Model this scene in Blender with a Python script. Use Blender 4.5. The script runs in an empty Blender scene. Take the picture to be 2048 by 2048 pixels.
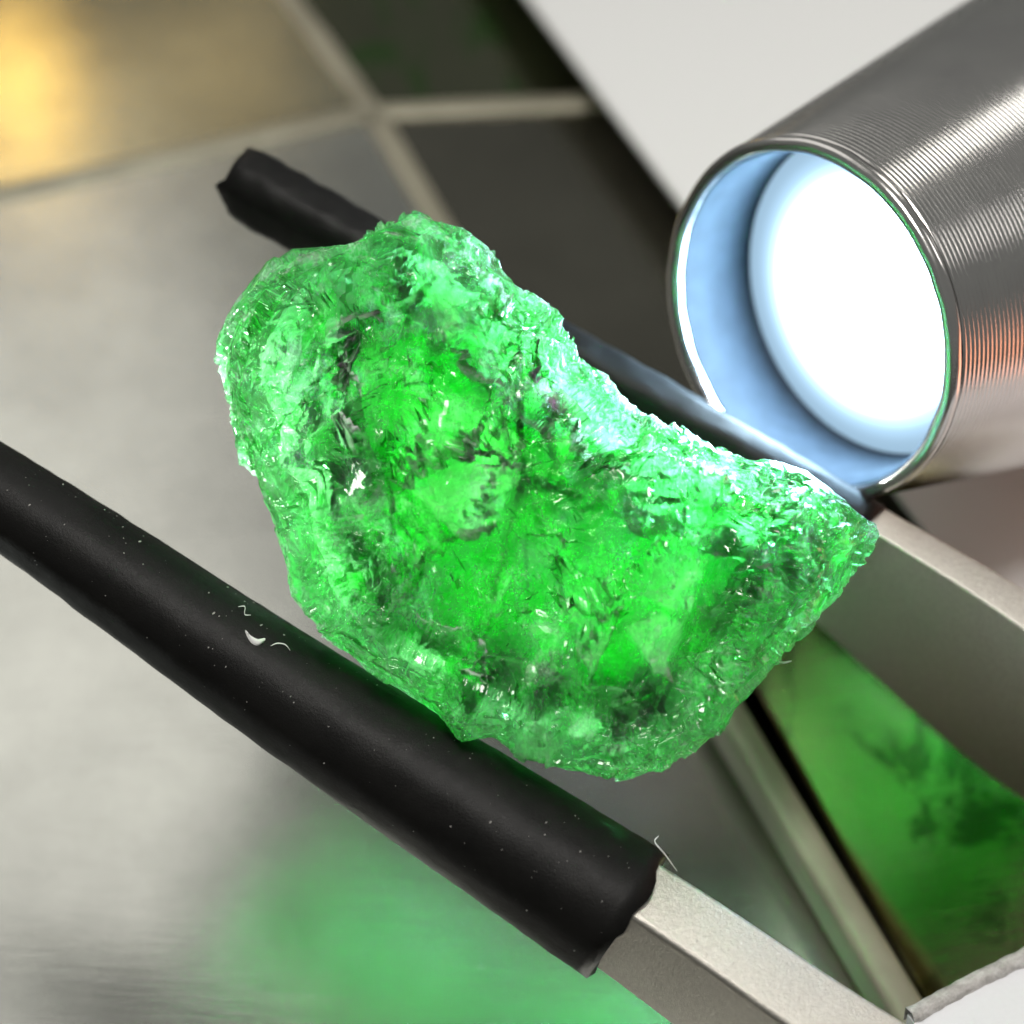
import bpy, bmesh, math, random
import numpy as np
from mathutils import Vector, Matrix, kdtree, noise as mnoise

random.seed(7)
rng = np.random.default_rng(11)
S = bpy.context.scene
COL = S.collection

# ------------------------------------------------------------------ camera
H0 = 1.6                       # height of the focus point above the table (1 unit = 1 cm)
DIST = 7.0
FPX = 4480.0                   # focal length in photo pixels (2048 wide)
A45 = math.radians(45)
Fv = Vector((0, math.cos(A45), -math.sin(A45)))
Uv = Vector((0, math.sin(A45), math.cos(A45)))
Rv = Vector((1, 0, 0))
Nv = -Fv
P0 = Vector((0, 0, H0))
CAM = P0 - Fv * DIST

cam_d = bpy.data.cameras.new("camera")
cam = bpy.data.objects.new("camera", cam_d)
COL.objects.link(cam)
cam.matrix_world = Matrix((
    (Rv.x, Uv.x, Nv.x, CAM.x), (Rv.y, Uv.y, Nv.y, CAM.y), (Rv.z, Uv.z, Nv.z, CAM.z), (0, 0, 0, 1)))
cam_d.sensor_width = 36.0
cam_d.lens = 36.0 * FPX / 2048.0
cam_d.clip_start = 0.05
cam_d.clip_end = 500
cam_d.dof.use_dof = True
cam_d.dof.focus_distance = 6.93
cam_d.dof.aperture_fstop = (cam_d.lens / 1000.0) / 0.17
S.camera = cam

# ------------------------------------------------------------------ world and lamps
W = bpy.data.worlds.new("World")
S.world = W
W.use_nodes = True
W.node_tree.nodes["Background"].inputs[0].default_value = (0.80, 0.82, 0.78, 1)
W.node_tree.nodes["Background"].inputs[1].default_value = 0.22


def area(name, loc, target, size, power, color, size_y=None):
    l = bpy.data.lights.new(name, 'AREA')
    l.energy = power
    l.color = color
    l.shape = 'RECTANGLE' if size_y else 'DISK'
    l.size = size
    if size_y:
        l.size_y = size_y
    o = bpy.data.objects.new(name, l)
    COL.objects.link(o)
    o.location = loc
    o.rotation_euler = (Vector(target) - Vector(loc)).to_track_quat('-Z', 'Y').to_euler()
    return o


area("ceiling_softbox", (-5.9, 8.0, 11.0), (-1.2, 0.0, 0), 9.5, 315, (1.0, 0.98, 0.93), 11.0)
area("overhead_lamp", (0.6, -2.0, 12.0), (0, 0, 0), 3.0, 930, (1.0, 0.97, 0.92), 3.0)
# lamps added off frame for their reflections: two strip lamps and a low warm stand-in in the flashlight barrel, two golden ones in the olive plate
area("strip_lamp", (5.1, 6.4, 6.4), (1.3, 1, 1.6), 1.3, 110, (1.0, 0.98, 0.92), 2.6)
area("strip_lamp", (8.0, 2.5, 5.6), (1.3, 1, 1.6), 0.5, 40, (1.0, 0.98, 0.94), 2.6)
area("added_warm_light", (4.2, 0.55, 0.75), (1.5, 0.8, 1.4), 1.7, 17.0, (1.0, 0.36, 0.18), 1.4)  # added light in place of an unseen orange-brown object
area("golden_lamp", (-3.75, 9.4, 3.35), (-2.4, 4.5, 0), 0.75, 6.5, (1.0, 0.66, 0.18))
area("golden_lamp", (-2.5, 9.9, 3.5), (-1.6, 4.8, 0), 1.5, 1.6, (1.0, 0.75, 0.35), 0.45)



def spot(name, loc, target, power, color, cone, rad):
    l = bpy.data.lights.new(name, 'SPOT')
    l.energy = power
    l.color = color
    l.spot_size = math.radians(cone)
    l.spot_blend = 0.5
    l.shadow_soft_size = rad
    o = bpy.data.objects.new(name, l)
    COL.objects.link(o)
    o.location = loc
    o.rotation_euler = (Vector(target) - Vector(loc)).to_track_quat('-Z', 'Y').to_euler()
    return o


# low spots added out of frame behind the stone to make it glow
spot("added_glow_spot", (-5.2, 1.6, 0.75), (-0.25, -0.2, 1.5), 3400, (0.92, 1.0, 0.95), 21, 0.25)
spot("added_glow_spot", (-4.3, 3.6, 0.35), (0.1, -0.2, 1.35), 2600, (0.92, 1.0, 0.95), 17, 0.2)

S.view_settings.view_transform = 'Standard'
S.view_settings.look = 'None'
S.view_settings.exposure = 0.0
S.view_settings.gamma = 1.0
S.render.engine = 'CYCLES'
S.cycles.use_denoising = True
S.cycles.use_adaptive_sampling = True
S.cycles.adaptive_threshold = 0.04
S.cycles.max_bounces = 11
S.cycles.transmission_bounces = 9
S.cycles.glossy_bounces = 8
S.cycles.diffuse_bounces = 4
S.cycles.sample_clamp_indirect = 25.0
S.cycles.sample_clamp_direct = 0.0
S.cycles.caustics_reflective = True
S.cycles.caustics_refractive = True
S.cycles.blur_glossy = 0.6


# ------------------------------------------------------------------ helpers
def at(px, py, depth):
    """photo pixel -> point in space at the given distance along the view axis"""
    x = (px - 1024.0) / FPX * depth
    y = (1024.0 - py) / FPX * depth
    return CAM + Fv * depth + Rv * x + Uv * y


def on_plane(px, py, z=0.0):
    d = at(px, py, 1.0) - CAM
    t = (z - CAM.z) / d.z
    return CAM + d * t


def mesh_obj(name, verts, faces, mat, parent=None, smooth=True):
    me = bpy.data.meshes.new(name)
    me.from_pydata([tuple(v) for v in verts], [], faces)
    me.update()
    if smooth:
        me.polygons.foreach_set('use_smooth', [True] * len(me.polygons))
    if mat:
        me.materials.append(mat)
    o = bpy.data.objects.new(name, me)
    COL.objects.link(o)
    if parent:
        o.parent = parent
        o.matrix_parent_inverse = parent.matrix_world.inverted()
    return o


def empty(name, loc):
    o = bpy.data.objects.new(name, None)
    COL.objects.link(o)
    o.location = loc
    o.matrix_world = Matrix.Translation(loc)
    return o


def tag(o, label=None, cat=None, group=None, kind=None):
    for k, v in (('label', label), ('category', cat), ('group', group), ('kind', kind)):
        if v:
            o[k] = v
    return o


class NT:
    def __init__(self, name):
        self.m = bpy.data.materials.new(name)
        self.m.use_nodes = True
        self.t = self.m.node_tree
        self.t.nodes.clear()
        self.out = self.t.nodes.new('ShaderNodeOutputMaterial')

    def n(self, kind, **kw):
        nd = self.t.nodes.new(kind)
        for k, v in kw.items():
            if k.startswith('i_'):
                key = k[2:].replace('_', ' ')
                nd.inputs[key].default_value = v
            else:
                setattr(nd, k, v)
        return nd

    def l(self, a, b):
        self.t.links.new(a, b)

    def coord(self, scale=(1, 1, 1), rot=(0, 0, 0)):
        tc = self.n('ShaderNodeTexCoord')
        mp = self.n('ShaderNodeMapping')
        mp.inputs['Scale'].default_value = scale
        mp.inputs['Rotation'].default_value = rot
        self.l(tc.outputs['Object'], mp.inputs['Vector'])
        return mp.outputs['Vector']

    def ramp(self, fac, stops):
        r = self.n('ShaderNodeValToRGB')
        els = r.color_ramp.elements
        while len(els) < len(stops):
            els.new(0.5)
        for e, (p, c) in zip(els, stops):
            e.position = p
            e.color = c if len(c) == 4 else (*c, 1)
        self.l(fac, r.inputs['Fac'])
        return r.outputs['Color']

    def noise(self, vec, scale, detail=4, rough=0.5, dist=0.0):
        nd = self.n('ShaderNodeTexNoise')
        nd.inputs['Scale'].default_value = scale
        nd.inputs['Detail'].default_value = detail
        nd.inputs['Roughness'].default_value = rough
        nd.inputs['Distortion'].default_value = dist
        if vec is not None:
            self.l(vec, nd.inputs['Vector'])
        return nd.outputs['Fac']

    def bump(self, h, strength, dist, normal=None):
        b = self.n('ShaderNodeBump')
        b.inputs['Strength'].default_value = strength
        b.inputs['Distance'].default_value = dist
        self.l(h, b.inputs['Height'])
        if normal is not None:
            self.l(normal, b.inputs['Normal'])
        return b.outputs['Normal']

    def principled(self, **kw):
        p = self.n('ShaderNodeBsdfPrincipled')
        for k, v in kw.items():
            p.inputs[k].default_value = v
        return p

    def done(self, sock):
        self.l(sock, self.out.inputs['Surface'])
        return self.m


def g(v):
    return (v, v, v, 1)


# ------------------------------------------------------------------ materials
def steel_plate(name, base, rough, scratch_rot, bump=0.35, painted_reflection=None):
    k = NT(name)
    v = k.coord((1, 1, 1))
    blotch = k.noise(v, 0.9, 5, 0.6)
    v2 = k.coord((1.2, 16, 1), (0, 0, scratch_rot))
    streak = k.noise(v2, 3.0, 6, 0.65, 0.4)
    v3 = k.coord((0.8, 60, 1), (0, 0, scratch_rot + 0.08))
    fine = k.noise(v3, 3.0, 3, 0.6)
    p = k.principled(Metallic=1.0, Roughness=rough)
    b = base
    c = k.ramp(blotch, [(0.25, tuple(x * 0.74 for x in b)), (0.75, tuple(min(1, x * 1.15) for x in b))])
    if painted_reflection:  # streaks that paint reflected tones into the base colour
        sv = k.coord((painted_reflection[1], 1.0, 1.0), (0, 0, painted_reflection[2]))
        sn = k.noise(sv, painted_reflection[3], 6, 0.62, 1.0)
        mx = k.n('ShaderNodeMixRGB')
        mx.inputs[2].default_value = (*painted_reflection[0], 1)
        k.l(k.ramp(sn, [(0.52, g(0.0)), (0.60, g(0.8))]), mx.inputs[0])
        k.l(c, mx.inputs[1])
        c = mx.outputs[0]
    k.l(c, p.inputs['Base Color'])
    mr = k.n('ShaderNodeMapRange')
    mr.inputs['To Min'].default_value = rough * 0.75
    mr.inputs['To Max'].default_value = rough * 1.3
    k.l(streak, mr.inputs['Value'])
    k.l(mr.outputs['Result'], p.inputs['Roughness'])
    nb = k.bump(streak, bump * 0.5, 0.02)
    nb = k.bump(fine, bump * 0.3, 0.008, nb)
    k.l(nb, p.inputs['Normal'])
    return k.done(p.outputs['BSDF'])


M_plate_silver = steel_plate("brushed_silver_steel", (0.60, 0.60, 0.555), 0.24, -0.5, 0.12)
M_plate_brass = steel_plate("olive_tinted_steel", (0.66, 0.61, 0.44), 0.15, 0.25, 0.15)
M_plate_dark = steel_plate("reflection_darkened_steel", (0.24, 0.23, 0.19), 0.22, 0.9, 0.2)  # dark reflection of the room put into the base colour
M_plate_black = steel_plate("reflection_tinted_steel", (0.20, 0.21, 0.14), 0.16, 1.4, 0.2, ((0.08, 0.20, 0.05), 3.0, -0.1, 1.1))  # dark tone and green streaks paint reflections into the base colour
M_plate_mirror = steel_plate("polished_steel", (0.36, 0.34, 0.17), 0.05, 0.9, 0.14, ((0.07, 0.08, 0.04), 1.6, 0.6, 1.3))  # dark marks paint the stone's reflected inclusions into the base colour


def seam_mat():
    k = NT("pale_seam_metal")
    v = k.coord()
    n1 = k.noise(v, 1.6, 5, 0.6)
    p = k.principled(Metallic=0.35, Roughness=0.38)
    k.l(k.ramp(n1, [(0.3, (0.26, 0.24, 0.18)), (0.7, (0.42, 0.39, 0.30))]), p.inputs['Base Color'])
    k.l(k.bump(k.noise(v, 9, 4), 0.3, 0.02), p.inputs['Normal'])
    return k.done(p.outputs['BSDF'])


M_seam = seam_mat()


def paper_mat(name, c=(0.82, 0.82, 0.82)):
    k = NT(name)
    v = k.coord()
    p = k.principled(Roughness=0.65)
    k.l(k.ramp(k.noise(v, 60, 5, 0.6), [(0.3, tuple(x * 0.97 for x in c)), (0.7, c)]), p.inputs['Base Color'])
    k.l(k.bump(k.noise(v, 45, 6, 0.7), 0.12, 0.02), p.inputs['Normal'])
    return k.done(p.outputs['BSDF'])


M_paper = paper_mat("white_paper")
M_box = paper_mat("white_card_board", (0.80, 0.80, 0.83))


def cut_edge_mat():
    k = NT("rough_cut_card")
    v = k.coord((1, 1, 1))
    p = k.principled(Roughness=0.7)
    k.l(k.ramp(k.noise(v, 22, 6, 0.7), [(0.3, (0.34, 0.32, 0.30)), (0.5, (0.58, 0.55, 0.53)), (0.7, (0.8, 0.78, 0.76))]), p.inputs['Base Color'])
    k.l(k.bump(k.noise(v, 30, 5, 0.7), 0.7, 0.03), p.inputs['Normal'])
    return k.done(p.outputs['BSDF'])


M_cut = cut_edge_mat()


def rubber_mat():
    k = NT("black_rubber")
    v = k.coord()
    p = k.principled(Roughness=0.46)
    p.inputs['Specular IOR Level'].default_value = 0.22
    k.l(k.ramp(k.noise(v, 7, 4), [(0.3, (0.0038, 0.0036, 0.0034)), (0.7, (0.007, 0.0066, 0.006))]), p.inputs['Base Color'])
    rr = k.n('ShaderNodeMapRange')
    rr.inputs['To Min'].default_value = 0.36
    rr.inputs['To Max'].default_value = 0.60
    k.l(k.noise(v, 28, 6, 0.7), rr.inputs['Value'])
    k.l(rr.outputs['Result'], p.inputs['Roughness'])
    nb = k.bump(k.noise(v, 120, 5, 0.7), 0.22, 0.008)
    nb = k.bump(k.noise(v, 8, 3), 0.10, 0.03, nb)
    k.l(nb, p.inputs['Normal'])
    return k.done(p.outputs['BSDF'])


M_rubber = rubber_mat()


def tweezer_mat():
    k = NT("satin_steel")
    v = k.coord()
    n1 = k.noise(v, 60, 7, 0.75)
    n2 = k.noise(v, 110, 4, 0.7)
    p = k.principled(Metallic=1.0, Roughness=0.42)
    k.l(k.ramp(n1, [(0.3, (0.54, 0.51, 0.46)), (0.7, (0.68, 0.65, 0.59))]), p.inputs['Base Color'])
    nb = k.bump(n1, 0.30, 0.010)
    nb = k.bump(n2, 0.4, 0.006, nb)
    k.l(nb, p.inputs['Normal'])
    return k.done(p.outputs['BSDF'])


M_tweezer = tweezer_mat()


def torch_body_mat():
    k = NT("turned_stainless_steel")
    v = k.coord()
    p = k.principled(Metallic=1.0, Roughness=0.2)
    k.l(k.ramp(k.noise(v, 5, 4), [(0.3, (0.60, 0.58, 0.57)), (0.7, (0.66, 0.64, 0.62))]), p.inputs['Base Color'])
    rr = k.n('ShaderNodeMapRange')
    rr.inputs['To Min'].default_value = 0.17
    rr.inputs['To Max'].default_value = 0.24
    k.l(k.noise(v, 18, 5, 0.7), rr.inputs['Value'])
    k.l(rr.outputs['Result'], p.inputs['Roughness'])
    k.l(k.bump(k.noise(v, 40, 5, 0.7), 0.10, 0.004), p.inputs['Normal'])
    return k.done(p.outputs['BSDF'])


M_torch = torch_body_mat()


def bore_mat():
    k = NT("satin_bore_steel")
    v = k.coord()
    p = k.principled(Metallic=0.0, Roughness=0.42)
    p.inputs['Specular IOR Level'].default_value = 0.14
    k.l(k.ramp(k.noise(v, 14, 5), [(0.3, (0.040, 0.054, 0.072)), (0.7, (0.054, 0.072, 0.096))]), p.inputs['Base Color'])
    k.l(k.bump(k.noise(v, 16, 5, 0.7), 0.15, 0.012), p.inputs['Normal'])
    return k.done(p.outputs['BSDF'])


M_bore = bore_mat()


def led_mat():
    k = NT("lit_led")
    e = k.n('ShaderNodeEmission')
    e.inputs['Color'].default_value = (0.50, 0.76, 1.0, 1)
    at_ = k.n('ShaderNodeAttribute')
    at_.attribute_name = "hot"
    mu = k.n('ShaderNodeMath')
    mu.operation = 'MULTIPLY'
    mu.inputs[1].default_value = 75.0
    k.l(at_.outputs['Fac'], mu.inputs[0])
    k.l(mu.outputs[0], e.inputs['Strength'])
    return k.done(e.outputs['Emission'])


M_led = led_mat()


def dust_mat(name, c):
    k = NT(name)
    p = k.principled(Roughness=0.6)
    p.inputs['Base Color'].default_value = (*c, 1)
    return k.done(p.outputs['BSDF'])


M_dust = dust_mat("pale_dust", (0.34, 0.33, 0.31))
M_fibre = dust_mat("white_lint", (0.80, 0.80, 0.78))


def stone_mat(core=False):
    k = NT("cloudy_garnet" if core else "green_garnet")
    v = k.coord()
    # growth lines run up the stone: streaked coordinates
    vs = k.coord((3.2, 1.0, 1.6), (0, 0, math.radians(34)))
    mid = k.noise(v, 5.5, 7, 0.62, 0.3)
    streak = k.noise(vs, 5.0, 7, 0.65, 0.9)
    fine = k.noise(v, 26, 6, 0.7, 0.6)
    def shards(vec, scale, warp):
        wn = k.n('ShaderNodeTexNoise')
        wn.inputs['Scale'].default_value = scale * 0.9
        wn.inputs['Detail'].default_value = 3
        k.l(vec, wn.inputs['Vector'])
        ad = k.n('ShaderNodeVectorMath')
        ad.operation = 'MULTIPLY_ADD'
        k.l(wn.outputs['Color'], ad.inputs[0])
        ad.inputs[1].default_value = (warp, warp, warp)
        k.l(vec, ad.inputs[2])
        vo = k.n('ShaderNodeTexVoronoi')
        vo.inputs['Scale'].default_value = scale
        k.l(ad.outputs[0], vo.inputs['Vector'])
        return vo.outputs['Color']
    sh1 = shards(k.coord((1.9, 0.9, 1.3), (0, 0, math.radians(34))), 7.0, 0.10)
    sh2 = shards(k.coord((1.5, 1.0, 1.2), (0, 0, math.radians(20))), 11.0, 0.06)
    sep1 = k.n('ShaderNodeSeparateColor')
    k.l(sh1, sep1.inputs[0])
    sep2 = k.n('ShaderNodeSeparateColor')
    k.l(sh2, sep2.inputs[0])
    veil = k.n('ShaderNodeAttribute')
    veil.attribute_name = "veil"
    clear = k.n('ShaderNodeAttribute')
    clear.attribute_name = "clear"

    def math_(op, a, b, clamp=False):
        m = k.n('ShaderNodeMath')
        m.operation = op
        m.use_clamp = clamp
        for q, x in ((0, a), (1, b)):
            if isinstance(x, (int, float)):
                m.inputs[q].default_value = x
            elif x is not None:
                k.l(x, m.inputs[q])
        return m.outputs[0]

    def wisps(vec, scale, dist, width):
        nz_ = k.noise(vec, scale, 5, 0.6, dist)
        d = math_('ABSOLUTE', math_('SUBTRACT', nz_, 0.5), None)
        return k.ramp(d, [(0.0, g(1)), (width, g(0.5)), (width * 2.0, g(0))])
    w1 = wisps(vs, 5.0, 0.35, 0.010)
    w2 = wisps(v, 15.0, 0.3, 0.016)
    wm = math_('MULTIPLY', math_('MAXIMUM', w1, w2), k.ramp(mid, [(0.42, g(0.1)), (0.62, g(1))]))
    geo = k.n('ShaderNodeNewGeometry')

    def tilt(nrm, col, amt):
        a_ = k.n('ShaderNodeVectorMath')
        a_.operation = 'SUBTRACT'
        k.l(col, a_.inputs[0])
        a_.inputs[1].default_value = (0.5, 0.5, 0.5)
        b_ = k.n('ShaderNodeVectorMath')
        b_.operation = 'MULTIPLY_ADD'
        k.l(a_.outputs[0], b_.inputs[0])
        b_.inputs[1].default_value = (amt, amt, amt)
        k.l(nrm, b_.inputs[2])
        c_ = k.n('ShaderNodeVectorMath')
        c_.operation = 'NORMALIZE'
        k.l(b_.outputs[0], c_.inputs[0])
        return c_.outputs[0]
    nb = k.bump(fine, 0.25, 0.012)
    nb = k.bump(streak, 0.45, 0.03, nb)
    nb = k.bump(wm, 0.5, 0.012, nb)
    nb = tilt(tilt(nb, sh1, 0.15), sh2, 0.15)
    # cloudy body: light scatters under the skin
    sss = k.principled(Roughness=0.2, IOR=1.5)
    sss.inputs['Specular IOR Level'].default_value = 0.35
    sss.inputs['Subsurface Weight'].default_value = 1.0
    sss.inputs['Subsurface Radius'].default_value = (0.25, 1.0, 0.31)
    sss.inputs['Subsurface Scale'].default_value = 3.0
    tn = math_('ADD', mid, math_('MULTIPLY', math_('SUBTRACT', sep2.outputs[1], 0.5), 0.09))
    tn = math_('ADD', tn, math_('MULTIPLY', math_('SUBTRACT', sep1.outputs[1], 0.5), 0.08))
    tone = k.ramp(tn, [(0.33, (0.03, 0.52, 0.07)), (0.43, (0.06, 0.90, 0.11)), (0.53, (0.17, 0.97, 0.24)), (0.63, (0.50, 0.98, 0.56))])
    mx = k.n('ShaderNodeMixRGB')
    mx.inputs[2].default_value = (0.60, 0.93, 0.68, 1)
    k.l(math_('MAXIMUM', math_('MULTIPLY', wm, 0.75), math_('MULTIPLY', veil.outputs['Fac'], 0.8)), mx.inputs[0])
    k.l(tone, mx.inputs[1])
    k.l(mx.outputs[0], sss.inputs['Base Color'])
    k.l(nb, sss.inputs['Normal'])
    # clear green glass; every shard inside turns the light a little differently
    ng = tilt(tilt(geo.outputs['Normal'], sh1, 0.22), sh2, 0.10)
    gl = k.principled(Roughness=0.03, IOR=1.72)
    gl.inputs['Transmission Weight'].default_value = 1.0
    k.l(ng, gl.inputs['Normal'])
    k.l(k.ramp(streak, [(0.3, (0.24, 0.93, 0.32)), (0.7, (0.66, 0.98, 0.68))]), gl.inputs['Base Color'])
    # unbent share added so that lamp light reaches the cloudy core
    tr = k.n('ShaderNodeBsdfTransparent')
    tr.inputs['Color'].default_value = (0.48, 0.96, 0.54, 1)
    m0 = k.n('ShaderNodeMixShader')
    m0.inputs['Fac'].default_value = 0.46
    k.l(gl.outputs['BSDF'], m0.inputs[1])
    k.l(tr.outputs['BSDF'], m0.inputs[2])
    if core:
        return k.done(sss.outputs['BSDF'])
    mix = k.n('ShaderNodeMixShader')
    vd = k.coord((1.7, 1.0, 1.2), (0, 0, math.radians(34)))
    patch = k.noise(vd, 4.2, 9, 0.70, 0.4)
    f = k.ramp(patch, [(0.44, g(0.0)), (0.52, g(0.12)), (0.60, g(0.42)), (0.68, g(0.6))])
    f = math_('ADD', f, math_('MULTIPLY', veil.outputs['Fac'], 0.55))
    f = math_('ADD', f, math_('MULTIPLY', wm, 0.14))
    f = math_('MULTIPLY', f, math_('SUBTRACT', 1.0, math_('MULTIPLY', clear.outputs['Fac'], 0.7)), True)
    k.l(f, mix.inputs['Fac'])
    k.l(m0.outputs['Shader'], mix.inputs[1])
    k.l(sss.outputs['BSDF'], mix.inputs[2])
    return k.done(mix.outputs['Shader'])


M_stone = stone_mat()
M_core = stone_mat(True)

# ------------------------------------------------------------------ table and steel plates
tb = 60.0
table = mesh_obj("table_top", [(-tb, -tb, -1.0), (tb, -tb, -1.0), (tb, tb, -1.0), (-tb, tb, -1.0)], [(0, 1, 2, 3)], M_plate_dark, smooth=False)
tag(table, kind='structure')

X = (745, 226)


def plate(name, pix, mat, label, tilt=None, z=0.0, thick=0.12, bev=0.03):
    """a steel plate with a bevelled edge whose outline is given by points on the table"""
    pts = [on_plane(px, py, z) for px, py in pix]
    c = sum(pts, Vector()) / len(pts)
    R = Matrix.Identity(3)
    if tilt is not None:
        R = Vector((0, 0, 1)).rotation_difference(tilt).to_matrix()
    bm = bmesh.new()
    vs = [bm.verts.new(p - c) for p in pts]
    f = bm.faces.new(vs)
    if f.normal.z < 0 or f.calc_area() < 0:
        f.normal_flip()
    bm.normal_update()
    if f.normal.z < 0:
        f.normal_flip()
    ext = bmesh.ops.extrude_face_region(bm, geom=[f])
    bmesh.ops.translate(bm, vec=(0, 0, -thick), verts=[e for e in ext['geom'] if isinstance(e, bmesh.types.BMVert)])
    bmesh.ops.recalc_face_normals(bm, faces=bm.faces)
    es = [e for e in bm.edges if all(v.co.z > -thick * 0.5 for v in e.verts)]
    bmesh.ops.bevel(bm, geom=es, offset=bev, segments=3, profile=0.5, affect='EDGES')
    me = bpy.data.meshes.new(name)
    bm.to_mesh(me)
    bm.free()
    me.materials.append(mat)
    o = bpy.data.objects.new(name, me)
    COL.objects.link(o)
    o.matrix_world = Matrix.Translation(c) @ R.to_4x4()
    if label:
        tag(o, label, "metal plate", "steel plates laid edge to edge on the table")
    return o


def seam_strip(a, b, w):
    """long low bar with rounded top lying between two plates"""
    A, B = a, b
    d = (B - A).normalized()
    s = Vector((-d.y, d.x, 0))
    prof = []
    for i in range(9):
        t = math.pi * i / 8
        prof.append((math.cos(t) * w, math.sin(t) * w * 0.35 + 0.01))
    prof = [(w, -0.14)] + prof + [(-w, -0.14)]
    n = len(prof)
    nst = 40
    vs, fs = [], []
    for j in range(nst + 1):
        p = A.lerp(B, j / nst)
        for (x, z) in prof:
            vs.append(p + s * x * (1 + 0.10 * mnoise.noise(p * 1.3)) + Vector((0, 0, z)))
    for j in range(nst):
        for i in range(n):
            i2 = (i + 1) % n
            fs.append((j * n + i, j * n + i2, (j + 1) * n + i2, (j + 1) * n + i))
    fs.append(tuple(range(n - 1, -1, -1)))
    fs.append(tuple(nst * n + i for i in range(n)))
    return mesh_obj("seam_bar", vs, fs, M_seam)


def mirror_normal(p, target):
    return ((CAM - p).normalized() + (Vector(target) - p).normalized()).normalized()


WL, WU, WR = (-700, 545), (395, -250), (1900, 175)
WD1, WD2 = (1480, 1390), (2250, 2750)
tilt_up = lambda ax, ay: Vector((ax, ay, 1)).normalized()
plate("steel_plate", [WL, X, (400, -255), (-2200, -1300), (-2600, 500)], M_plate_brass,
      "olive tinted steel plate mirroring a warm golden lamp")
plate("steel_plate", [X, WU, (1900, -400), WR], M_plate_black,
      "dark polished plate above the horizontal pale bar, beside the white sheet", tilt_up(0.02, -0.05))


def bent_plate(name, pix, mat, label):
    """thin steel sheet that bends down gently below the stone"""
    pts = [on_plane(px, py, 0) for px, py in pix]
    bend = on_plane(640, 1960)
    e = Vector((0.853, -0.522, 0))
    bm = bmesh.new()
    bm.faces.new([bm.verts.new(p) for p in pts])
    for q in range(121):
        bmesh.ops.bisect_plane(bm, geom=bm.verts[:] + bm.edges[:] + bm.faces[:], dist=1e-5,
                               plane_co=bend + e * (-1.5 + 0.025 * q), plane_no=e)
    for v in bm.verts:
        t = (v.co - bend).dot(e)
        v.co.z = -0.27 * (np.logaddexp(0, (t + 0.52) * 4) - np.logaddexp(0, (t - 0.20) * 4)) / 4
    bm.normal_update()
    if sum(f.normal.z for f in bm.faces) < 0:
        bmesh.ops.reverse_faces(bm, faces=bm.faces[:])
    me = bpy.data.meshes.new(name)
    bm.to_mesh(me)
    bm.free()
    me.materials.append(mat)
    o = bpy.data.objects.new(name, me)
    COL.objects.link(o)
    so = o.modifiers.new("sheet", 'SOLIDIFY')
    so.thickness = 0.06
    so.offset = -1
    return tag(o, label, "metal plate", "steel plates laid edge to edge on the table")


bent_plate("steel_plate", [X, WL, (-900, 900), (-600, 2600), (1900, 2600), (2290, 2760), (1510, 1388), WD1], M_plate_silver,
           "large brushed silver plate beneath the near rubber tipped arm")
plate("steel_plate", [X, WR, (2600, 900), (2000, 1250), (1300, 1130)], M_plate_dark,
      "dark grey plate behind the green stone, under the flashlight")
# the bars between the plates
xb = on_plane(*X)
bars = [(WL, "pale metal bar running off beyond the black rubber tip"),
        (WU, "pale metal bar between the olive plate and the dark plate"),
        (WR, "pale metal bar that disappears under the white sheet"),
        (WD2, "long pale metal bar passing under the stone to the white box")]
for q, lab in bars:
    o = seam_strip(xb, on_plane(*q), 0.062)
    tag(o, lab, "metal bar", "pale bars between the steel plates")

# the polished plate that leans so that it mirrors the lit stone
pt5 = on_plane(1840, 1560)
n5 = mirror_normal(pt5, P0 + Vector((0.05, 0.1, 0)))
print("T5 tilt deg", math.degrees(n5.angle(Vector((0, 0, 1)))), n5)
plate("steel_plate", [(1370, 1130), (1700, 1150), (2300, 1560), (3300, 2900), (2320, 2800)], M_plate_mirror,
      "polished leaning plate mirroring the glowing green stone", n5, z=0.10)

# ------------------------------------------------------------------ white sheet behind the flashlight
def slab(name, pts, thick, mat, matside=None, parent=None):
    n = len(pts)
    vs = list(pts) + [p - Vector((0, 0, thick)) for p in pts]
    fs = [tuple(range(n)), tuple(range(2 * n - 1, n - 1, -1))]
    fs += [(i, i + n, (i + 1) % n + n, (i + 1) % n) for i in range(n)]
    o = mesh_obj(name, vs, fs, mat, parent, smooth=False)
    bm = bmesh.new()
    bm.from_mesh(o.data)
    bmesh.ops.recalc_face_normals(bm, faces=bm.faces)
    bm.to_mesh(o.data)
    bm.free()
    return o


ZS = 0.27
e1 = on_plane(1015, -60, ZS)
e2 = on_plane(1750, 925, ZS)
ed = (e2 - e1).normalized()
e1 = e1 - ed * 4.0
e2 = e2 + ed * 2.4
side = Vector((ed.y, -ed.x, 0))
if side.x < 0:
    side = -side
wb = empty("white_box", (e1 + e2) / 2 + side * 5 - Vector((0, 0, ZS + 0.95)))
tag(wb, "flat white board lying under the steel flashlight", "board")
slab("top_sheet", [e1, e2, e2 + side * 9, e1 + side * 9], 0.03, M_paper, parent=wb)
ins = 1.1
slab("box_body", [e1 + side * ins + ed * ins + Vector((0, 0, -0.031)), e2 + side * ins - ed * ins + Vector((0, 0, -0.031)),
                  e2 + side * 8.5 - ed * ins + Vector((0, 0, -0.031)), e1 + side * 8.5 + ed * ins + Vector((0, 0, -0.031))], ZS + 0.9, M_box, parent=wb)

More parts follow.
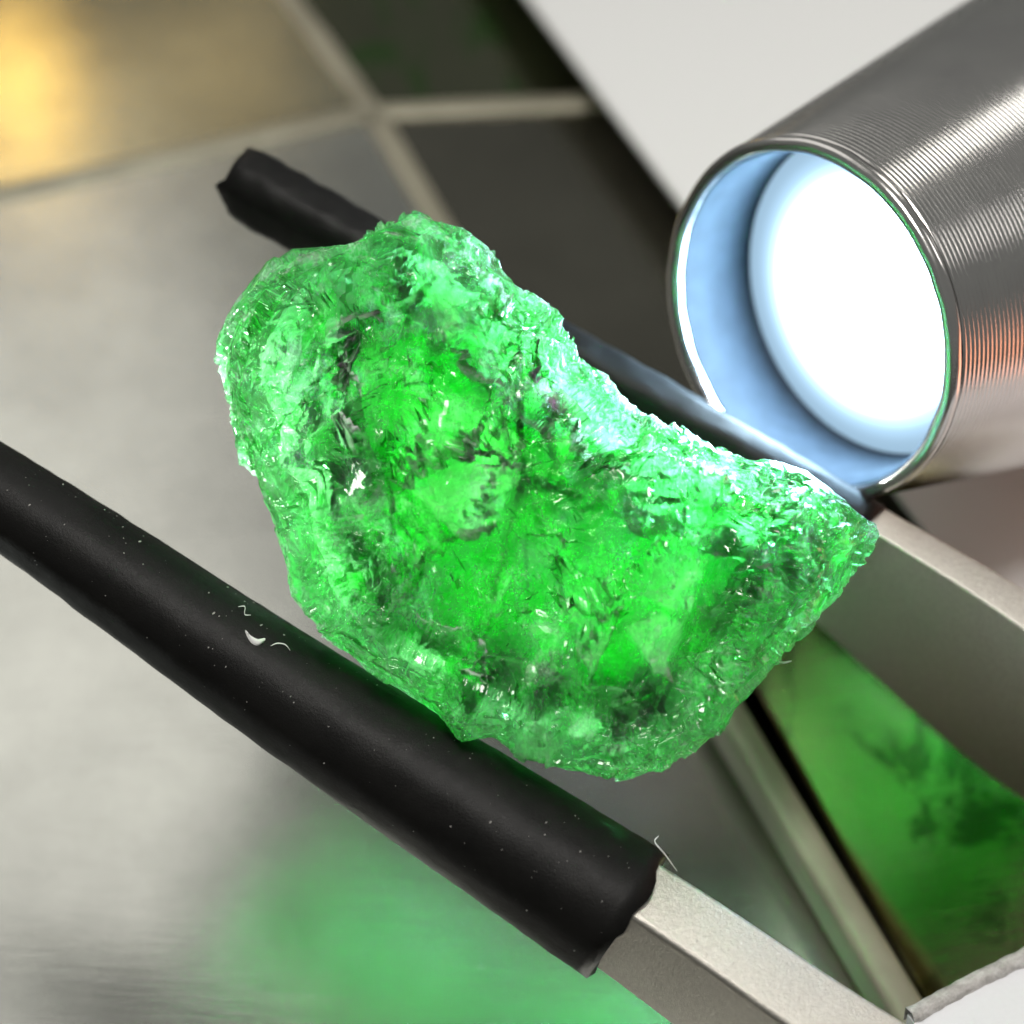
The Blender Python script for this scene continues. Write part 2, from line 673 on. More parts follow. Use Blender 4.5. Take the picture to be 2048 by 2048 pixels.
# ------------------------------------------------------------------ white box at the lower edge
ZC = 0.42
c0 = on_plane(1815, 2030, ZC)
c1 = on_plane(2048, 1911, ZC)
cdir = (c1 - c0).normalized()
cs = Vector((cdir.y, -cdir.x, 0))
if cs.y > 0:
    cs = -cs
ct = empty("card_box", c0 - Vector((0, 0, ZC + 0.95)))
tag(ct, "white card box with a rough grey cut edge in the lower corner", "box")
slab("box_body", [c0, c0 + cdir * 4, c0 + cdir * 4 + cs * 3, c0 + cs * 3], ZC + 0.9, M_box, parent=ct)
# rough raised rim along the far edge
vs, fs = [], []
nn = 160
for j in range(nn + 1):
    p = c0 + cdir * (4.0 * j / nn)
    jag = 0.010 * mnoise.noise(p * 9) + 0.008 * mnoise.noise(p * 31)
    for (a, z) in ((-0.012, -0.05), (-0.016 + jag, 0.022 + jag), (0.018 + jag * 0.6, 0.034 + jag), (0.034 + jag, 0.012), (0.034, -0.02)):
        vs.append(p + cs * a + Vector((0, 0, z)))
for j in range(nn):
    for i in range(4):
        fs.append((j * 5 + i, j * 5 + i + 1, (j + 1) * 5 + i + 1, (j + 1) * 5 + i))
mesh_obj("cut_edge", vs, fs, M_cut, ct)

# ------------------------------------------------------------------ flashlight
ta = Vector(Rv * 0.736 + Uv * 0.313 + Fv * 0.60).normalized()       # axis, pointing into the torch
tc = at(1604, 648, 7.52)
tx = ta.cross(Vector((0, 0, 1))).normalized()
ty = tx.cross(ta).normalized()
fl = empty("flashlight", tc)
tag(fl, "ribbed steel flashlight shining cold white light at the stone", "flashlight")


def lathe(name, prof, mat, nseg, parent, wob=0.0):
    vs, fs = [], []
    for (a, r) in prof:
        for i in range(nseg):
            t = 2 * math.pi * i / nseg
            dx, dy = math.cos(t), math.sin(t)
            rr = r + (wob * mnoise.noise(Vector((dx * 6, dy * 6, a * 25))) if wob else 0)
            vs.append(tc + ta * a + tx * (dx * rr) + ty * (dy * rr))
    for j in range(len(prof) - 1):
        for i in range(nseg):
            i2 = (i + 1) % nseg
            fs.append((j * nseg + i, j * nseg + i2, (j + 1) * nseg + i2, (j + 1) * nseg + i))
    return mesh_obj(name, vs, fs, mat, parent)


R0 = 0.626
SL = math.tan(math.radians(10.5))
prof = []
pitch = 0.018
a = 0.045
while a < 2.3:
    r = R0 + min(a, 1.45) * SL
    for q, h in ((0.0, 0.0), (0.30, 0.0042), (0.5, 0.0055), (0.70, 0.0042)):
        prof.append((a + q * pitch, r + h - 0.0035))
    a += pitch
rt = R0 + 1.45 * SL
prof += [(2.62, rt), (2.75, rt - 0.20), (2.95, 0.40), (4.6, 0.40), (4.68, 0.36), (4.70, 0.2), (4.70, 0.001)]
lathe("body", prof, M_torch, 256, fl)
lathe("rim", [(0.055, R0 - 0.004), (0.050, R0 + 0.006), (0.022, R0 + 0.008), (0.006, R0 + 0.002), (0.0, R0 - 0.010), (0.0, R0 - 0.030),
              (0.006, R0 - 0.040), (0.02, R0 - 0.044), (0.04, R0 - 0.045)], M_torch, 256, fl, 0.004)
bp = []
a = 0.03
Ri = R0 - 0.044
while a < 0.62:
    for q, h in ((0.0, 0.0), (0.5, 0.009)):
        bp.append((a + q * 0.017, Ri - h))
    a += 0.017
bp += [(0.62, Ri - 0.004), (0.63, Ri * 0.9), (0.63, 0.001)]
lathe("bore", bp, M_bore, 192, fl)
# led lens: a rounded six-sided dome, hottest in the middle
ld = 0.38
RINGS = (0.25, 0.45, 0.55, 0.62, 0.69, 0.76, 0.83, 0.90, 0.97, 1.0)
vs, fs, hot = [tc + ta * (ld - 0.05)], [], [1.0]
for k_ in RINGS:
    for i in range(72):
        t = 2 * math.pi * i / 72
        m = (t + 0.35) % (math.pi / 3) - math.pi / 6
        rr = 0.586 * k_
        dz = -0.05 * (1 - k_ * k_) + (0.1 if k_ > 1.01 else 0.0)
        vs.append(tc + ta * (ld + dz) + tx * math.cos(t) * rr + ty * math.sin(t) * rr)
        hot.append(10 ** float(np.interp(k_, [0.0, 0.50, 0.62, 0.74, 0.86, 1.0], [0.0, 0.0, -0.8, -1.55, -1.95, -2.05])))
for i in range(72):
    fs.append((0, 1 + i, 1 + (i + 1) % 72))
    for r_ in range(len(RINGS) - 1):
        fs.append((1 + r_ * 72 + i, 1 + (r_ + 1) * 72 + i, 1 + (r_ + 1) * 72 + (i + 1) % 72, 1 + r_ * 72 + (i + 1) % 72))
led = mesh_obj("led", vs, fs, M_led, fl)
ha = led.data.attributes.new("hot", 'FLOAT', 'POINT')
ha.data.foreach_set('value', hot)

sp = bpy.data.lights.new("flashlight_beam", 'SPOT')
sp.energy = 480
sp.color = (0.62, 0.84, 1.0)
sp.spot_size = math.radians(95)
sp.spot_blend = 0.8
sp.shadow_soft_size = 0.12
spo = bpy.data.objects.new("flashlight_beam", sp)
COL.objects.link(spo)
spo.location = tc + ta * 0.28
spo.rotation_euler = (-ta).to_track_quat('-Z', 'Y').to_euler()

# ------------------------------------------------------------------ tweezers
tw = empty("tweezers", at(1100, 1350, 7.1) * 1.0)
tag(tw, "steel tweezers with black rubber sleeves gripping the green stone", "tweezers")


def spline(pts, vals, n):
    """Catmull-Rom through points with extra values"""
    P = [np.array(list(p) + list(v)) for p, v in zip(pts, vals)]
    P = [2 * P[0] - P[1]] + P + [2 * P[-1] - P[-2]]
    out = []
    segs = len(P) - 3
    for s_ in range(segs):
        p0, p1, p2, p3 = P[s_:s_ + 4]
        m = n if s_ < segs - 1 else n + 1
        for i in range(m):
            t = i / n
            out.append(0.5 * ((2 * p1) + (p2 - p0) * t + (2 * p0 - 5 * p1 + 4 * p2 - p3) * t * t + (3 * p1 - p0 - 3 * p2 + p3) * t ** 3))
    return out


def rrect(A, B, r, k=6):
    pts = []
    for cx, cy, a0 in ((A / 2 - r, B / 2 - r, 0), (-A / 2 + r, B / 2 - r, 90), (-A / 2 + r, -B / 2 + r, 180), (A / 2 - r, -B / 2 + r, 270)):
        for i in range(k + 1):
            t = math.radians(a0 + 90 * i / k)
            pts.append((cx + r * math.cos(t), cy + r * math.sin(t)))
    return pts


def sweep(name, stations, alpha, mat, parent, rfrac, grow=0.0, wob=0.0, end_skew=0.0, k=6, cap=True, dome=0.0):
    """stations: x,y,z,A,B.  profile x axis lies along the top face, y along the front face"""
    pos = [Vector(s[:3]) for s in stations]
    vs, fs = [], []
    n = None
    for j, s in enumerate(stations):
        t = (pos[min(j + 1, len(pos) - 1)] - pos[max(j - 1, 0)]).normalized()
        nn_ = (Nv - t * Nv.dot(t)).normalized()
        ss = nn_.cross(t).normalized()
        if ss.dot(Uv) < 0:
            ss = -ss
        n1 = ss * math.sin(alpha) + nn_ * math.cos(alpha)        # normal of the top face (B direction)
        n2 = -ss * math.cos(alpha) + nn_ * math.sin(alpha)       # normal of the front face (A direction)
        A_, B_ = s[3] + grow, s[4] + grow
        if dome:
            dd = (pos[j] - pos[0]).length
            if dd < dome:
                q = 0.86 + 0.14 * math.sqrt(max(0.0, 1 - (1 - dd / dome) ** 2))
                A_, B_ = A_ * q, B_ * q
        pr = rrect(A_, B_, min(A_, B_) * rfrac, k)
        n = len(pr)
        for (x, y) in pr:
            p = pos[j] + n2 * x + n1 * y
            if wob:
                p = p + (n2 * x + n1 * y).normalized() * (wob * mnoise.noise(p * 14) + wob * 0.7 * mnoise.noise(p * 45))
            if end_skew and j in (0, len(stations) - 1):
                p = p + t * end_skew * mnoise.noise(p * 9)
            vs.append(p)
    for j in range(len(stations) - 1):
        for i in range(n):
            i2 = (i + 1) % n
            fs.append((j * n + i, j * n + i2, (j + 1) * n + i2, (j + 1) * n + i))
    if cap:
        fs.append(tuple(range(n - 1, -1, -1)))
        fs.append(tuple((len(stations) - 1) * n + i for i in range(n)))
    o = mesh_obj(name, vs, fs, mat, parent)
    bm = bmesh.new()
    bm.from_mesh(o.data)
    bmesh.ops.recalc_face_normals(bm, faces=bm.faces)
    bm.to_mesh(o.data)
    bm.free()
    return o


J = at(3350, 2780, 6.5)
near_px = [(-420, 738, 7.22), (0, 992, 7.14), (590, 1394, 7.03), (1255, 1832, 6.88), (1720, 2150, 6.78), (2450, 2560, 6.62)]
near_ab = [(0.16, 0.17), (0.17, 0.19), (0.19, 0.25), (0.215, 0.38), (0.235, 0.42), (0.22, 0.38)]
near_sl = [(0.265, 0.265), (0.29, 0.29), (0.36, 0.365), (0.43, 0.445), (0.46, 0.47), (0.4, 0.4)]
ALN = math.radians(38)


def inside(st, last):
    """inside its rubber sleeve the arm is slimmer"""
    out = []
    for q, s in enumerate(st):
        k_ = 0.62 if q < last - 3 else 1.0
        out.append(np.array(list(s[:3]) + [s[3] * k_, s[4] * k_]))
    return out


nst = spline([at(*p) for p in near_px] + [J], near_ab + [(0.14, 0.2)], 24)
nsl = spline([at(*p) for p in near_px] + [J], near_sl + [(0.14, 0.2)], 24)
sweep("arm", inside(nst[2:], 68), ALN, M_tweezer, tw, 0.09)
near_sleeve = sweep("rubber_sleeve", nsl[:73], ALN, M_rubber, tw, 0.45, wob=0.0032, end_skew=0.05, k=10)

far_px = [(478, 358, 7.86), (760, 524, 7.80), (1180, 766, 7.82), (1672, 1112, 7.80), (2048, 1396, 7.72), (2600, 1840, 7.40)]
far_ab = [(0.10, 0.15), (0.10, 0.20), (0.11, 0.28), (0.115, 0.62), (0.15, 0.80), (0.15, 0.6)]
far_sl = [(0.23, 0.26), (0.20, 0.28), (0.165, 0.36), (0.17, 0.66), (0.2, 0.8), (0.2, 0.6)]
JF = J + Vector((0.05, 0.12, 0.02))
fst = spline([at(*p) for p in far_px] + [JF], far_ab + [(0.14, 0.2)], 24)
fsl = spline([at(*p) for p in far_px] + [JF], far_sl + [(0.14, 0.2)], 24)
ALF = math.radians(32)
sweep("arm", inside(fst[2:], 68), ALF, M_tweezer, tw, 0.09)
sweep("rubber_sleeve", fsl[:73], ALF, M_rubber, tw, 0.42, wob=0.006, end_skew=0.05, k=8, dome=0.12)

# ------------------------------------------------------------------ the rough green stone
sil = [(755, 395), (800, 397), (850, 430), (900, 455), (950, 485), (985, 515), (1020, 540), (1060, 565), (1085, 595), (1105, 640), (1130, 665),
       (1175, 710), (1220, 760), (1260, 795), (1310, 830), (1380, 855), (1440, 865), (1500, 890), (1560, 930), (1610, 965), (1650, 985), (1658, 1010),
       (1645, 1045), (1620, 1080), (1590, 1115), (1560, 1150), (1530, 1185), (1490, 1220), (1470, 1250), (1435, 1290), (1390, 1340), (1350, 1385),
       (1310, 1425), (1260, 1455), (1210, 1475), (1170, 1480), (1120, 1460), (1060, 1440), (1000, 1435), (960, 1415), (925, 1395), (870, 1400),
       (840, 1380), (800, 1335), (760, 1305), (720, 1280), (680, 1255), (640, 1225), (600, 1200), (575, 1170), (555, 1130), (545, 1080), (525, 1020), (510, 970),
       (490, 935), (455, 885), (450, 830), (430, 770), (413, 710), (418, 650), (440, 600), (475, 550), (510, 500), (560, 465), (610, 455), (655, 450),
       (690, 425), (720, 402)]
sil = np.array(sil, float) * 1.06
sil = (sil - [1040.0, 965.0]) * 1.030 + [1040.0, 965.0]
SD = 7.0
cx, cy = 1040.0, 965.0
poly = np.stack([(sil[:, 0] - cx) / FPX * SD, -(sil[:, 1] - cy) / FPX * SD], 1)


def ray_poly(theta):
    """distance from the centre to the outline in direction theta"""
    d = np.stack([np.cos(theta), np.sin(theta)], 1)
    best = np.full(len(theta), 0.0)
    m = len(poly)
    for i in range(m):
        a, b = poly[i], poly[(i + 1) % m]
        e = b - a
        den = d[:, 0] * (-e[1]) + d[:, 1] * e[0]
        den = np.where(np.abs(den) < 1e-9, 1e-9, den)
        t = (-a[0] * e[1] + a[1] * e[0]) / den
        s_ = (d[:, 0] * a[1] - d[:, 1] * a[0]) / den
        s_ = -s_ if False else s_
        ok = (t > 0) & (s_ >= -1e-6) & (s_ <= 1 + 1e-6)
        best = np.where(ok & (t > best), t, best)
    return best


TH = np.linspace(-math.pi, math.pi, 1441)
RT = ray_poly(TH)
bad = RT <= 0
if bad.any():
    print("outline misses", bad.sum())
    RT[bad] = np.interp(TH[bad], TH[~bad], RT[~bad])

bm = bmesh.new()
bmesh.ops.create_icosphere(bm, subdivisions=9, radius=1.0)
me = bpy.data.meshes.new("gem_body")
bm.to_mesh(me)
bm.free()
NVt = len(me.vertices)
D = np.empty(NVt * 3)
me.vertices.foreach_get('co', D)
D = D.reshape(-1, 3)
theta = np.arctan2(D[:, 1], D[:, 0])
phi = np.arccos(np.clip(D[:, 2], -1, 1)) / math.pi         # 0 front .. 1 back
R_ = np.interp(theta, TH, RT)


def angw(t0, width):
    d = np.abs((theta - t0 + math.pi) % (2 * math.pi) - math.pi)
    return np.clip(1 - d / width, 0, 1)


R_ = R_ + 0.022 * np.clip(angw(math.radians(38), math.radians(48)) * 1.6, 0, 1) + 0.005 * angw(math.radians(150), math.radians(50))
# profile: centre front, ridge, rim, back shoulder, centre back
w_ur = np.clip(angw(math.radians(50), math.radians(75)) * 2.2, 0, 1)
rho_r = 0.93 - 0.25 * w_ur
z_r = 0.27 + 0.08 * w_ur
zc = 0.40
prof_r = [np.zeros(NVt), rho_r, np.ones(NVt), np.full(NVt, 0.86), np.zeros(NVt)]
prof_z = [np.full(NVt, zc), z_r, -0.02 + 0.06 * w_ur, np.full(NVt, -0.36), np.full(NVt, -0.50)]
seg = [np.hypot((prof_r[i + 1] - prof_r[i]) * R_, prof_z[i + 1] - prof_z[i]) for i in range(4)]
tot = sum(seg)
s_ = phi * tot
rho = np.zeros(NVt)
zz = np.zeros(NVt)
acc = np.zeros(NVt)
for i in range(4):
    f_ = np.clip((s_ - acc) / np.maximum(seg[i], 1e-6), 0, 1)
    inside = (s_ >= acc - 1e-9)
    rho = np.where(inside, prof_r[i] + (prof_r[i + 1] - prof_r[i]) * f_, rho)
    zz = np.where(inside, prof_z[i] + (prof_z[i + 1] - prof_z[i]) * f_, zz)
    acc = acc + seg[i]
V = np.stack([rho * R_ * np.cos(theta), rho * R_ * np.sin(theta), zz], 1)


def normals_of(V):
    me.vertices.foreach_set('co', V.reshape(-1))
    me.update()
    n_ = np.empty(NVt * 3)
    me.vertices.foreach_get('normal', n_)
    return n_.reshape(-1, 3)


def chips(V, count, rmin, rmax, dmin, dmax, stretch=1.0):
    """conchoidal chips: scoop spheres (or long ellipsoids) out of the skin"""
    n_ = normals_of(V)
    tree = kdtree.KDTree(NVt)
    for i in range(NVt):
        tree.insert(V[i], i)
    tree.balance()
    ax = np.array([0.55, 0.80, 0.2])
    ax = ax / np.linalg.norm(ax)
    idx = rng.integers(0, NVt, count)
    for i in idx:
        p = V[i]
        if p[2] < -0.25 and rng.random() < 0.6:
            continue
        nrm = n_[i] + rng.normal(0, 0.35, 3)
        nrm = nrm / np.linalg.norm(nrm)
        calm = 0.30 + 0.70 * front[i]
        rad = rmin + (rmax - rmin) * rng.random() ** 2
        dep = (dmin + (dmax - dmin) * rng.random()) * calm
        c_ = p + nrm * (rad - dep)
        reach = math.sqrt(max(1e-9, 2 * rad * dep)) * 1.2 * stretch + dep
        hit = [h[1] for h in tree.find_range(p, reach)]
        if not hit:
            continue
        hit = np.array(hit)
        q = V[hit] - c_
        if stretch > 1:
            al = q @ ax
            q2 = q - np.outer(al * (1 - 1 / stretch), ax)
        else:
            q2 = q
        along = q2 @ nrm
        perp2 = (q2 * q2).sum(1) - along * along
        low = -np.sqrt(np.maximum(rad * rad - perp2, 0))
        ins_ = (perp2 < rad * rad) & (along > low) & (along < rad * 0.3)
        move = np.where(ins_, low - along, 0)
        lim = dep * 1.6
        move = np.maximum(move, -lim)
        V[hit] = V[hit] + np.outer(move, nrm)
    return V




def fields(V, scale, off, octaves, ax=(1, 1, 1)):
    A = V * (np.array(ax) * scale) + np.array(off)
    fr = mnoise.fractal
    return np.array([fr(a, 0.85, 2.1, octaves) for a in A.tolist()])


def terrace(f, K, sharp):
    q = f * K
    fl_ = np.floor(q)
    t = np.clip((q - fl_ - (1 - sharp)) / sharp, 0, 1)
    return (fl_ + t * t * (3 - 2 * t) + 0.25 * (q - fl_)) / K


ca, sa = math.cos(math.radians(34)), math.sin(math.radians(34))
ROT = np.array([[ca, -sa, 0], [sa, ca, 0], [0, 0, 1]])
VR = V @ ROT.T                                     # growth lines run along y here
f1 = fields(VR, 1.4, (3.1, 0.4, 7.7), 3, (1.7, 0.75, 1.2))
f2 = fields(VR, 3.2, (9.1, 5.4, 1.7), 3, (1.6, 0.7, 1.2))
n0 = normals_of(V)
V0 = V.copy()
front = np.clip((0.97 - rho) / 0.17, 0, 1) * (V[:, 2] > 0) + (V[:, 2] <= 0) * np.clip((0.97 - rho) / 0.2, 0, 1)
front = front * front * (3 - 2 * front)
body = 0.105 * terrace(f1, 4.5, 0.12) + 0.035 * terrace(f2, 3.0, 0.12)

PXY = np.stack([V[:, 0] / SD * FPX + cx, cy - V[:, 1] / SD * FPX], 1)      # as seen in the photo
jag = np.stack([fields(V, 7.0, (1, 5, 2), 4), fields(V, 7.0, (8, 3, 6), 4)], 1) * 13.0


def inside_outline(pg, wob=1.0):
    """signed distance to an outline on the front of the stone, positive inside"""
    q = PXY + jag * wob
    pg = np.array(pg, float)
    ins = np.zeros(len(q), bool)
    dm = np.full(len(q), 1e9)
    for a, b in zip(pg, np.roll(pg, -1, 0)):
        c_ = ((a[1] > q[:, 1]) != (b[1] > q[:, 1])) & (q[:, 0] < (b[0] - a[0]) * (q[:, 1] - a[1]) / ((b[1] - a[1]) or 1e-9) + a[0])
        ins ^= c_
        ab = b - a
        t = np.clip(((q - a) @ ab) / (ab @ ab), 0, 1)
        dm = np.minimum(dm, np.hypot(*(q - a - np.outer(t, ab)).T))
    return np.where(ins, dm, -dm) * (1.0) + np.where(V[:, 2] > 0.05, 0, -1e3)


def sstep(x, a, b):
    t = np.clip((x - a) / (b - a), 0, 1)
    return t * t * (3 - 2 * t)


def flakes(V, count, rmin, rmax, dmin, dmax, lean):
    """flat flakes broken off the skin: each leaves a plane with a stepped edge"""
    n_ = normals_of(V)
    tree = kdtree.KDTree(NVt)
    for i in range(NVt):
        tree.insert(V[i], i)
    tree.balance()
    ax = np.array([0.50, 0.83, 0.1])
    for i in rng.integers(0, NVt, count):
        p = V[i]
        if p[2] < -0.2 and rng.random() < 0.6:
            continue
        calm = 0.38 + 0.62 * front[i]
        nrm = n_[i] + rng.normal(0, lean, 3)
        nrm = nrm / np.linalg.norm(nrm)
        t1 = ax + rng.normal(0, 0.30, 3)
        t1 = t1 - nrm * (t1 @ nrm)
        t1 = t1 / np.linalg.norm(t1)
        t2 = np.cross(nrm, t1)
        r1 = (rmin + (rmax - rmin) * rng.random() ** 2)
        r2 = r1 * rng.uniform(0.3, 0.75)
        dep = (dmin + (dmax - dmin) * rng.random()) * calm
        hit = [h[1] for h in tree.find_range(p, r1 * 1.2)]
        if len(hit) < 4:
            continue
        hit = np.array(hit)
        q = V[hit] - p
        a_, b_, h_ = q @ t1, q @ t2, q @ nrm
        wob = 0.18 * r2 * np.sin(a_ * 34 / (r1 * 6 + 0.3) + i) + 0.10 * r2 * np.sin(a_ * 150 + i)
        sk = rng.uniform(-0.6, 0.6)
        ins_ = (np.abs(a_ + 0.4 * b_) < r1) & (np.abs(b_ + sk * a_ * 0.5 + wob) < r2) & (h_ > -dep)
        mv = np.where(ins_, -np.minimum(h_ + dep, dep * 1.1), 0)
        V[hit] = V[hit] + np.outer(mv, nrm)
    return V


veil = np.zeros(NVt)
clear = np.zeros(NVt)
# pale plates that end in a broken lower edge
for pg, hgt, amt, direc in (
        ([(794, 853), (766, 958), (851, 1015), (928, 1092), (991, 1117), (1034, 1036), (1062, 958), (1090, 923), (1034, 853), (930, 800)], 0.055, 0.75, (0.4, 0.9)),
        ([(1080, 1120), (1111, 1212), (1150, 1300), (1188, 1346), (1217, 1275), (1238, 1219), (1190, 1100)], 0.045, 0.6, (0.3, 0.95)),
        ([(1245, 1233), (1308, 1338), (1368, 1338), (1357, 1240), (1300, 1205)], 0.05, 0.75, (0.4, 0.9)),
        ([(1290, 1090), (1270, 1180), (1390, 1230), (1430, 1110), (1380, 1060)], 0.03, 0.5, (0.4, 0.9)),
        ([(1010, 1440), (1020, 1490), (1110, 1500), (1140, 1430), (1080, 1390)], 0.035, 0.5, (0.4, 0.9)),
        ([(640, 640), (690, 800), (760, 760), (800, 620), (720, 560)], 0.03, 0.35, (0.4, 0.9)),
        ([(830, 560), (900, 700), (1000, 720), (960, 600), (900, 520)], 0.03, 0.4, (0.5, 0.8))):
    sd = inside_outline(pg)
    pgc = np.array(pg).mean(0)
    span = np.ptp(np.array(pg) @ np.array(direc))
    grade = np.clip(((PXY - pgc) @ np.array(direc)) / span + 0.5, 0.0, 1.0)
    m = sstep(sd, -2, 5)
    body = body + 1.3 * hgt * m * grade
    veil = np.maximum(veil, amt * sstep(sd, -6, 10) * (0.35 + 0.65 * grade))
# hollows and clear windows
for pg, dep, amt in (
        ([(480, 600), (520, 640), (600, 620), (640, 540), (560, 520)], 0.015, 0.9),
        ([(450, 690), (470, 740), (540, 720), (560, 650), (490, 640)], 0.015, 0.8),
        ([(540, 880), (560, 990), (620, 980), (660, 860), (600, 800)], 0.02, 0.6),
        ([(1475, 965), (1490, 1000), (1560, 990), (1620, 960), (1580, 940), (1520, 945)], 0.035, 0.9),
        ([(1040, 1080), (1020, 1200), (960, 1330), (1010, 1360), (1090, 1230), (1110, 1110)], 0.03, 0.35),
        ([(1420, 1060), (1400, 1170), (1460, 1200), (1530, 1090), (1500, 1040)], 0.03, 0.6),
        ([(1230, 1400), (1200, 1470), (1290, 1500), (1400, 1390), (1350, 1360)], 0.03, 0.8),
        ([(600, 1110), (620, 1200), (690, 1250), (650, 1150)], 0.03, 0.8),
        ([(1090, 1500), (1050, 1530), (1180, 1560), (1200, 1520)], 0.02, 0.6)):
    sd = inside_outline(pg, 0.7)
    m = sstep(sd, -3, 8)
    body = body - dep * m
    clear = np.maximum(clear, amt * sstep(sd, -8, 10))
# the long clear bar along the lower right side and the groove beside it
sd = inside_outline([(1570, 1050), (1420, 1330), (1480, 1350), (1640, 1080)], 0.35)
bar = sstep(sd, -2, 6)
body = body * (1 - 0.8 * bar) + 0.02 * bar
sd = inside_outline([(1640, 1090), (1490, 1340), (1520, 1340), (1680, 1100)], 0.5)
body = body - 0.05 * sstep(sd, -2, 6)
clear = np.maximum(clear, 0.8 * sstep(sd, -6, 8))
V = V + n0 * (np.clip(body, -0.075, 0.12) * (0.22 + 0.78 * front))[:, None]
V = flakes(V, 260, 0.14, 0.50, 0.014, 0.048, 0.27)
V = chips(V, 40, 0.14, 0.40, 0.005, 0.015, 1.5)
V = flakes(V, 240, 0.07, 0.22, 0.004, 0.013, 0.24)
V = chips(V, 90, 0.05, 0.14, 0.002, 0.006, 1.6)
V = flakes(V, 320, 0.025, 0.07, 0.0015, 0.005, 0.25)
for nm, arr in (("veil", veil), ("clear", clear)):
    at_ = me.attributes.new(nm, 'FLOAT', 'POINT')
    at_.data.foreach_set('value', arr.astype(np.float32))
fc = fields(VR, 3.6, (2.2, 8.1, 4.4), 3, (1.6, 0.65, 1.2))
fd = fields(VR, 1.7, (6.2, 1.1, 0.4), 3, (1.4, 0.8, 1.2))
left = np.clip((-0.50 - V0[:, 0]) / 0.35, 0, 1)
inset = 0.198 + 0.07 * np.clip(0.4 + fd * 1.2, 0, 1) + 0.14 * left
core_off = -inset + 0.07 * terrace(fc, 5.0, 0.10)
VC = V0 + n0 * core_off[:, None]
VC[:, :2] *= 0.97
short = (core_off + 0.035) - ((V - V0) * n0).sum(1)
V = V + n0 * np.maximum(short, 0)[:, None]
n_ = normals_of(V)
nz = fields(V, 11.0, (0, 0, 0), 4)
V = V + n_ * (nz * 0.0006)[:, None]
normals_of(V)

c0w = at(cx, cy, SD)
W3 = np.outer(V[:, 0], np.array(Rv)) + np.outer(V[:, 1], np.array(Uv)) + np.outer(V[:, 2], np.array(Nv))
me.vertices.foreach_set('co', V.reshape(-1))
me.update()
me.polygons.foreach_set('use_smooth', [True] * len(me.polygons))
me.materials.append(M_stone)
gem = bpy.data.objects.new("rough_gemstone", me)
me.name = "rough_gemstone"
COL.objects.link(gem)
gem.matrix_world = Matrix((
    (Rv.x, Uv.x, Nv.x, c0w.x), (Rv.y, Uv.y, Nv.y, c0w.y), (Rv.z, Uv.z, Nv.z, c0w.z), (0, 0, 0, 1)))
# (the core's outline was laid out above)
# cloudy inner body, set back from the clear skin and broken into steps of its own
cm = me.copy()
cm.name = "cloudy_core"
cm.vertices.foreach_set('co', VC.reshape(-1))
cm.update()
me.vertices.foreach_set('co', V.reshape(-1))
me.update()
cm.materials.clear()
cm.materials.append(M_core)
core = bpy.data.objects.new("cloudy_core", cm)
COL.objects.link(core)
core.parent = gem
tag(gem, "rough translucent green gemstone glowing between the tweezers", "gemstone")

# ------------------------------------------------------------------ lint and dust
from mathutils.bvhtree import BVHTree
bpy.context.view_layer.update()


def surface_of(o):
    mw = o.matrix_world
    return BVHTree.FromPolygons([mw @ v.co for v in o.data.vertices], [tuple(p.vertices) for p in o.data.polygons])


bv_sleeve = surface_of(near_sleeve)


def on_sleeve(px, py, lift=0.004):
    d = (at(px, py, 1.0) - CAM).normalized()
    h = bv_sleeve.ray_cast(CAM, d)
    if h[0] is None:
        return None, None
    nrm = h[1] if h[1].dot(d) < 0 else -h[1]
    return h[0] + nrm * lift, nrm


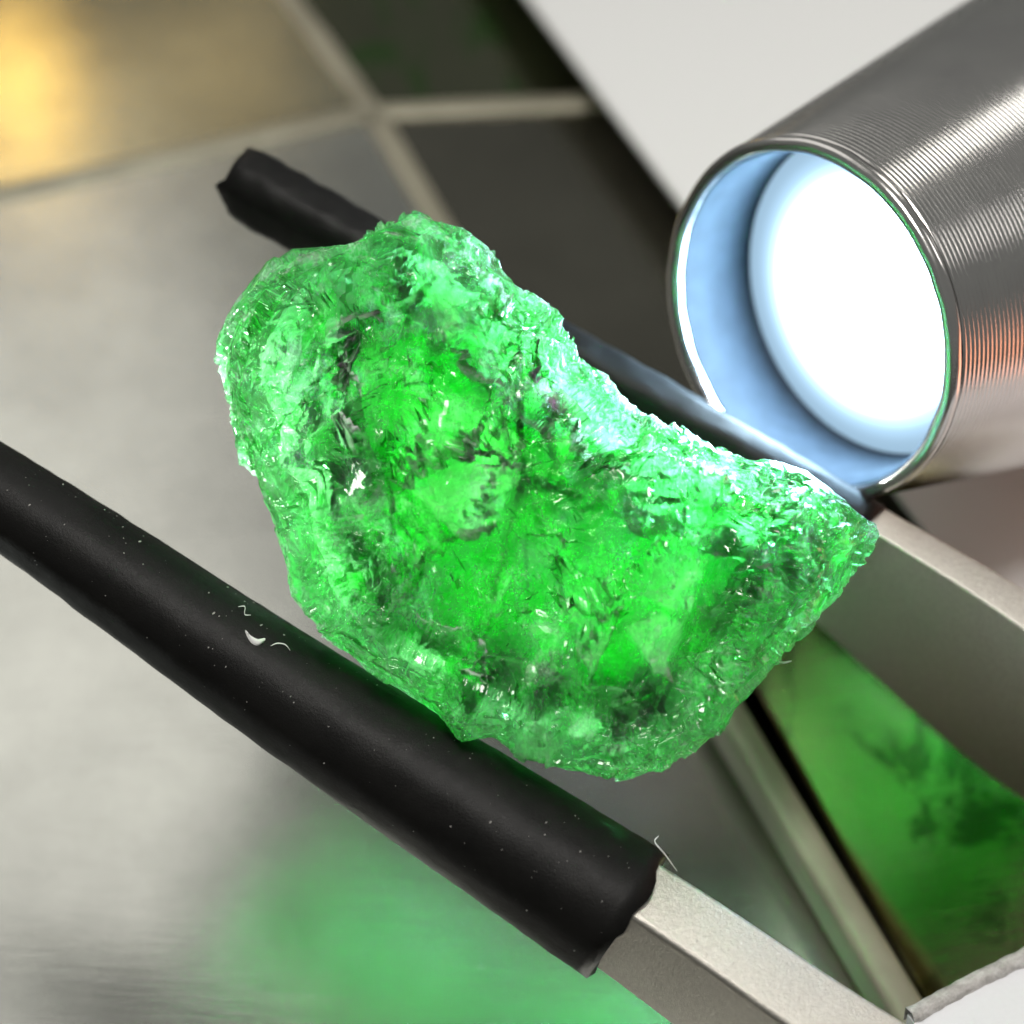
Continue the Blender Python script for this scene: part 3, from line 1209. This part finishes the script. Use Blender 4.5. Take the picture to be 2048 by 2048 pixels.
def fibre(pts, r, label, flat=1.0):
    P = spline(pts, [(0,)] * len(pts), 8)
    vs, fs = [], []
    m = len(P)
    for j, p in enumerate(P):
        p = Vector(p[:3])
        rr = r * (0.35 + 0.65 * math.sin(math.pi * j / (m - 1)))
        for i in range(6):
            t = math.pi * i / 3
            vs.append(p + Uv * rr * flat * math.sin(t) + (Rv * 0.5 * flat + Nv * 0.6) * rr * math.cos(t))
    for j in range(m - 1):
        for i in range(6):
            fs.append((j * 6 + i, j * 6 + (i + 1) % 6, (j + 1) * 6 + (i + 1) % 6, (j + 1) * 6 + i))
    o = mesh_obj("lint_fibre", vs, fs, M_fibre)
    return tag(o, label, "lint", "bits of lint on the tweezers and stone")


for pxs, r, lab, flat in (
        ([(491, 1264), (500, 1279), (514, 1286), (529, 1280)], 0.0085, "pale crescent shaped flake stuck on the near black sleeve", 1.5),
        ([(476, 1215), (489, 1215), (489, 1230), (501, 1232)], 0.0026, "tiny curled white fibre just above the crescent flake", 1.0),
        ([(541, 1293), (554, 1288), (570, 1291), (580, 1302)], 0.0026, "tiny arched white fibre beside the crescent flake", 1.0)):
    q = [on_sleeve(*p)[0] for p in pxs]
    if all(p is not None for p in q):
        fibre(q, r, lab, flat)
a0, an = on_sleeve(1322, 1722)
if a0 is None:
    a0 = at(1322, 1722, 6.85)
dz = (a0 - CAM).dot(Fv)
fibre([at(1317, 1672, dz), at(1310, 1684, dz), at(1330, 1709, dz - 0.02), at(1354, 1742, dz - 0.02)], 0.0032,
      "white fibre sticking up from the cut end of the near sleeve")
fibre([at(1548, 1320, 7.02), at(1566, 1325, 7.0), at(1583, 1322, 7.0)], 0.0035, "short white fibre poking out of the lower edge of the stone")

vs, fs = [], []
for q in range(150):
    x = rng.uniform(0, 1300)
    lo, hi = 885 + 0.6325 * x, 1100 + 0.72 * x
    y = lo + (hi - lo) * (rng.random() ** 1.7)
    p, nrm = on_sleeve(x, y, 0.001)
    if p is None:
        continue
    r = 0.0010 + 0.0026 * rng.random() ** 5
    tv = nrm.orthogonal().normalized()
    bt = nrm.cross(tv)
    b0 = len(vs)
    st = rng.uniform(0.6, 2.2)
    an_ = rng.uniform(0, 6.28)
    for i in range(5):
        t = an_ + 2 * math.pi * i / 5
        vs.append(p + (tv * math.cos(t) * st + bt * math.sin(t)) * r * rng.uniform(0.7, 1.2))
    vs.append(p + nrm * r)
    fs += [(b0 + i, b0 + (i + 1) % 5, b0 + 5) for i in range(5)]
dust = mesh_obj("dust", vs, fs, M_dust)
tag(dust, "fine pale dust specks on the near black sleeve", kind='stuff')
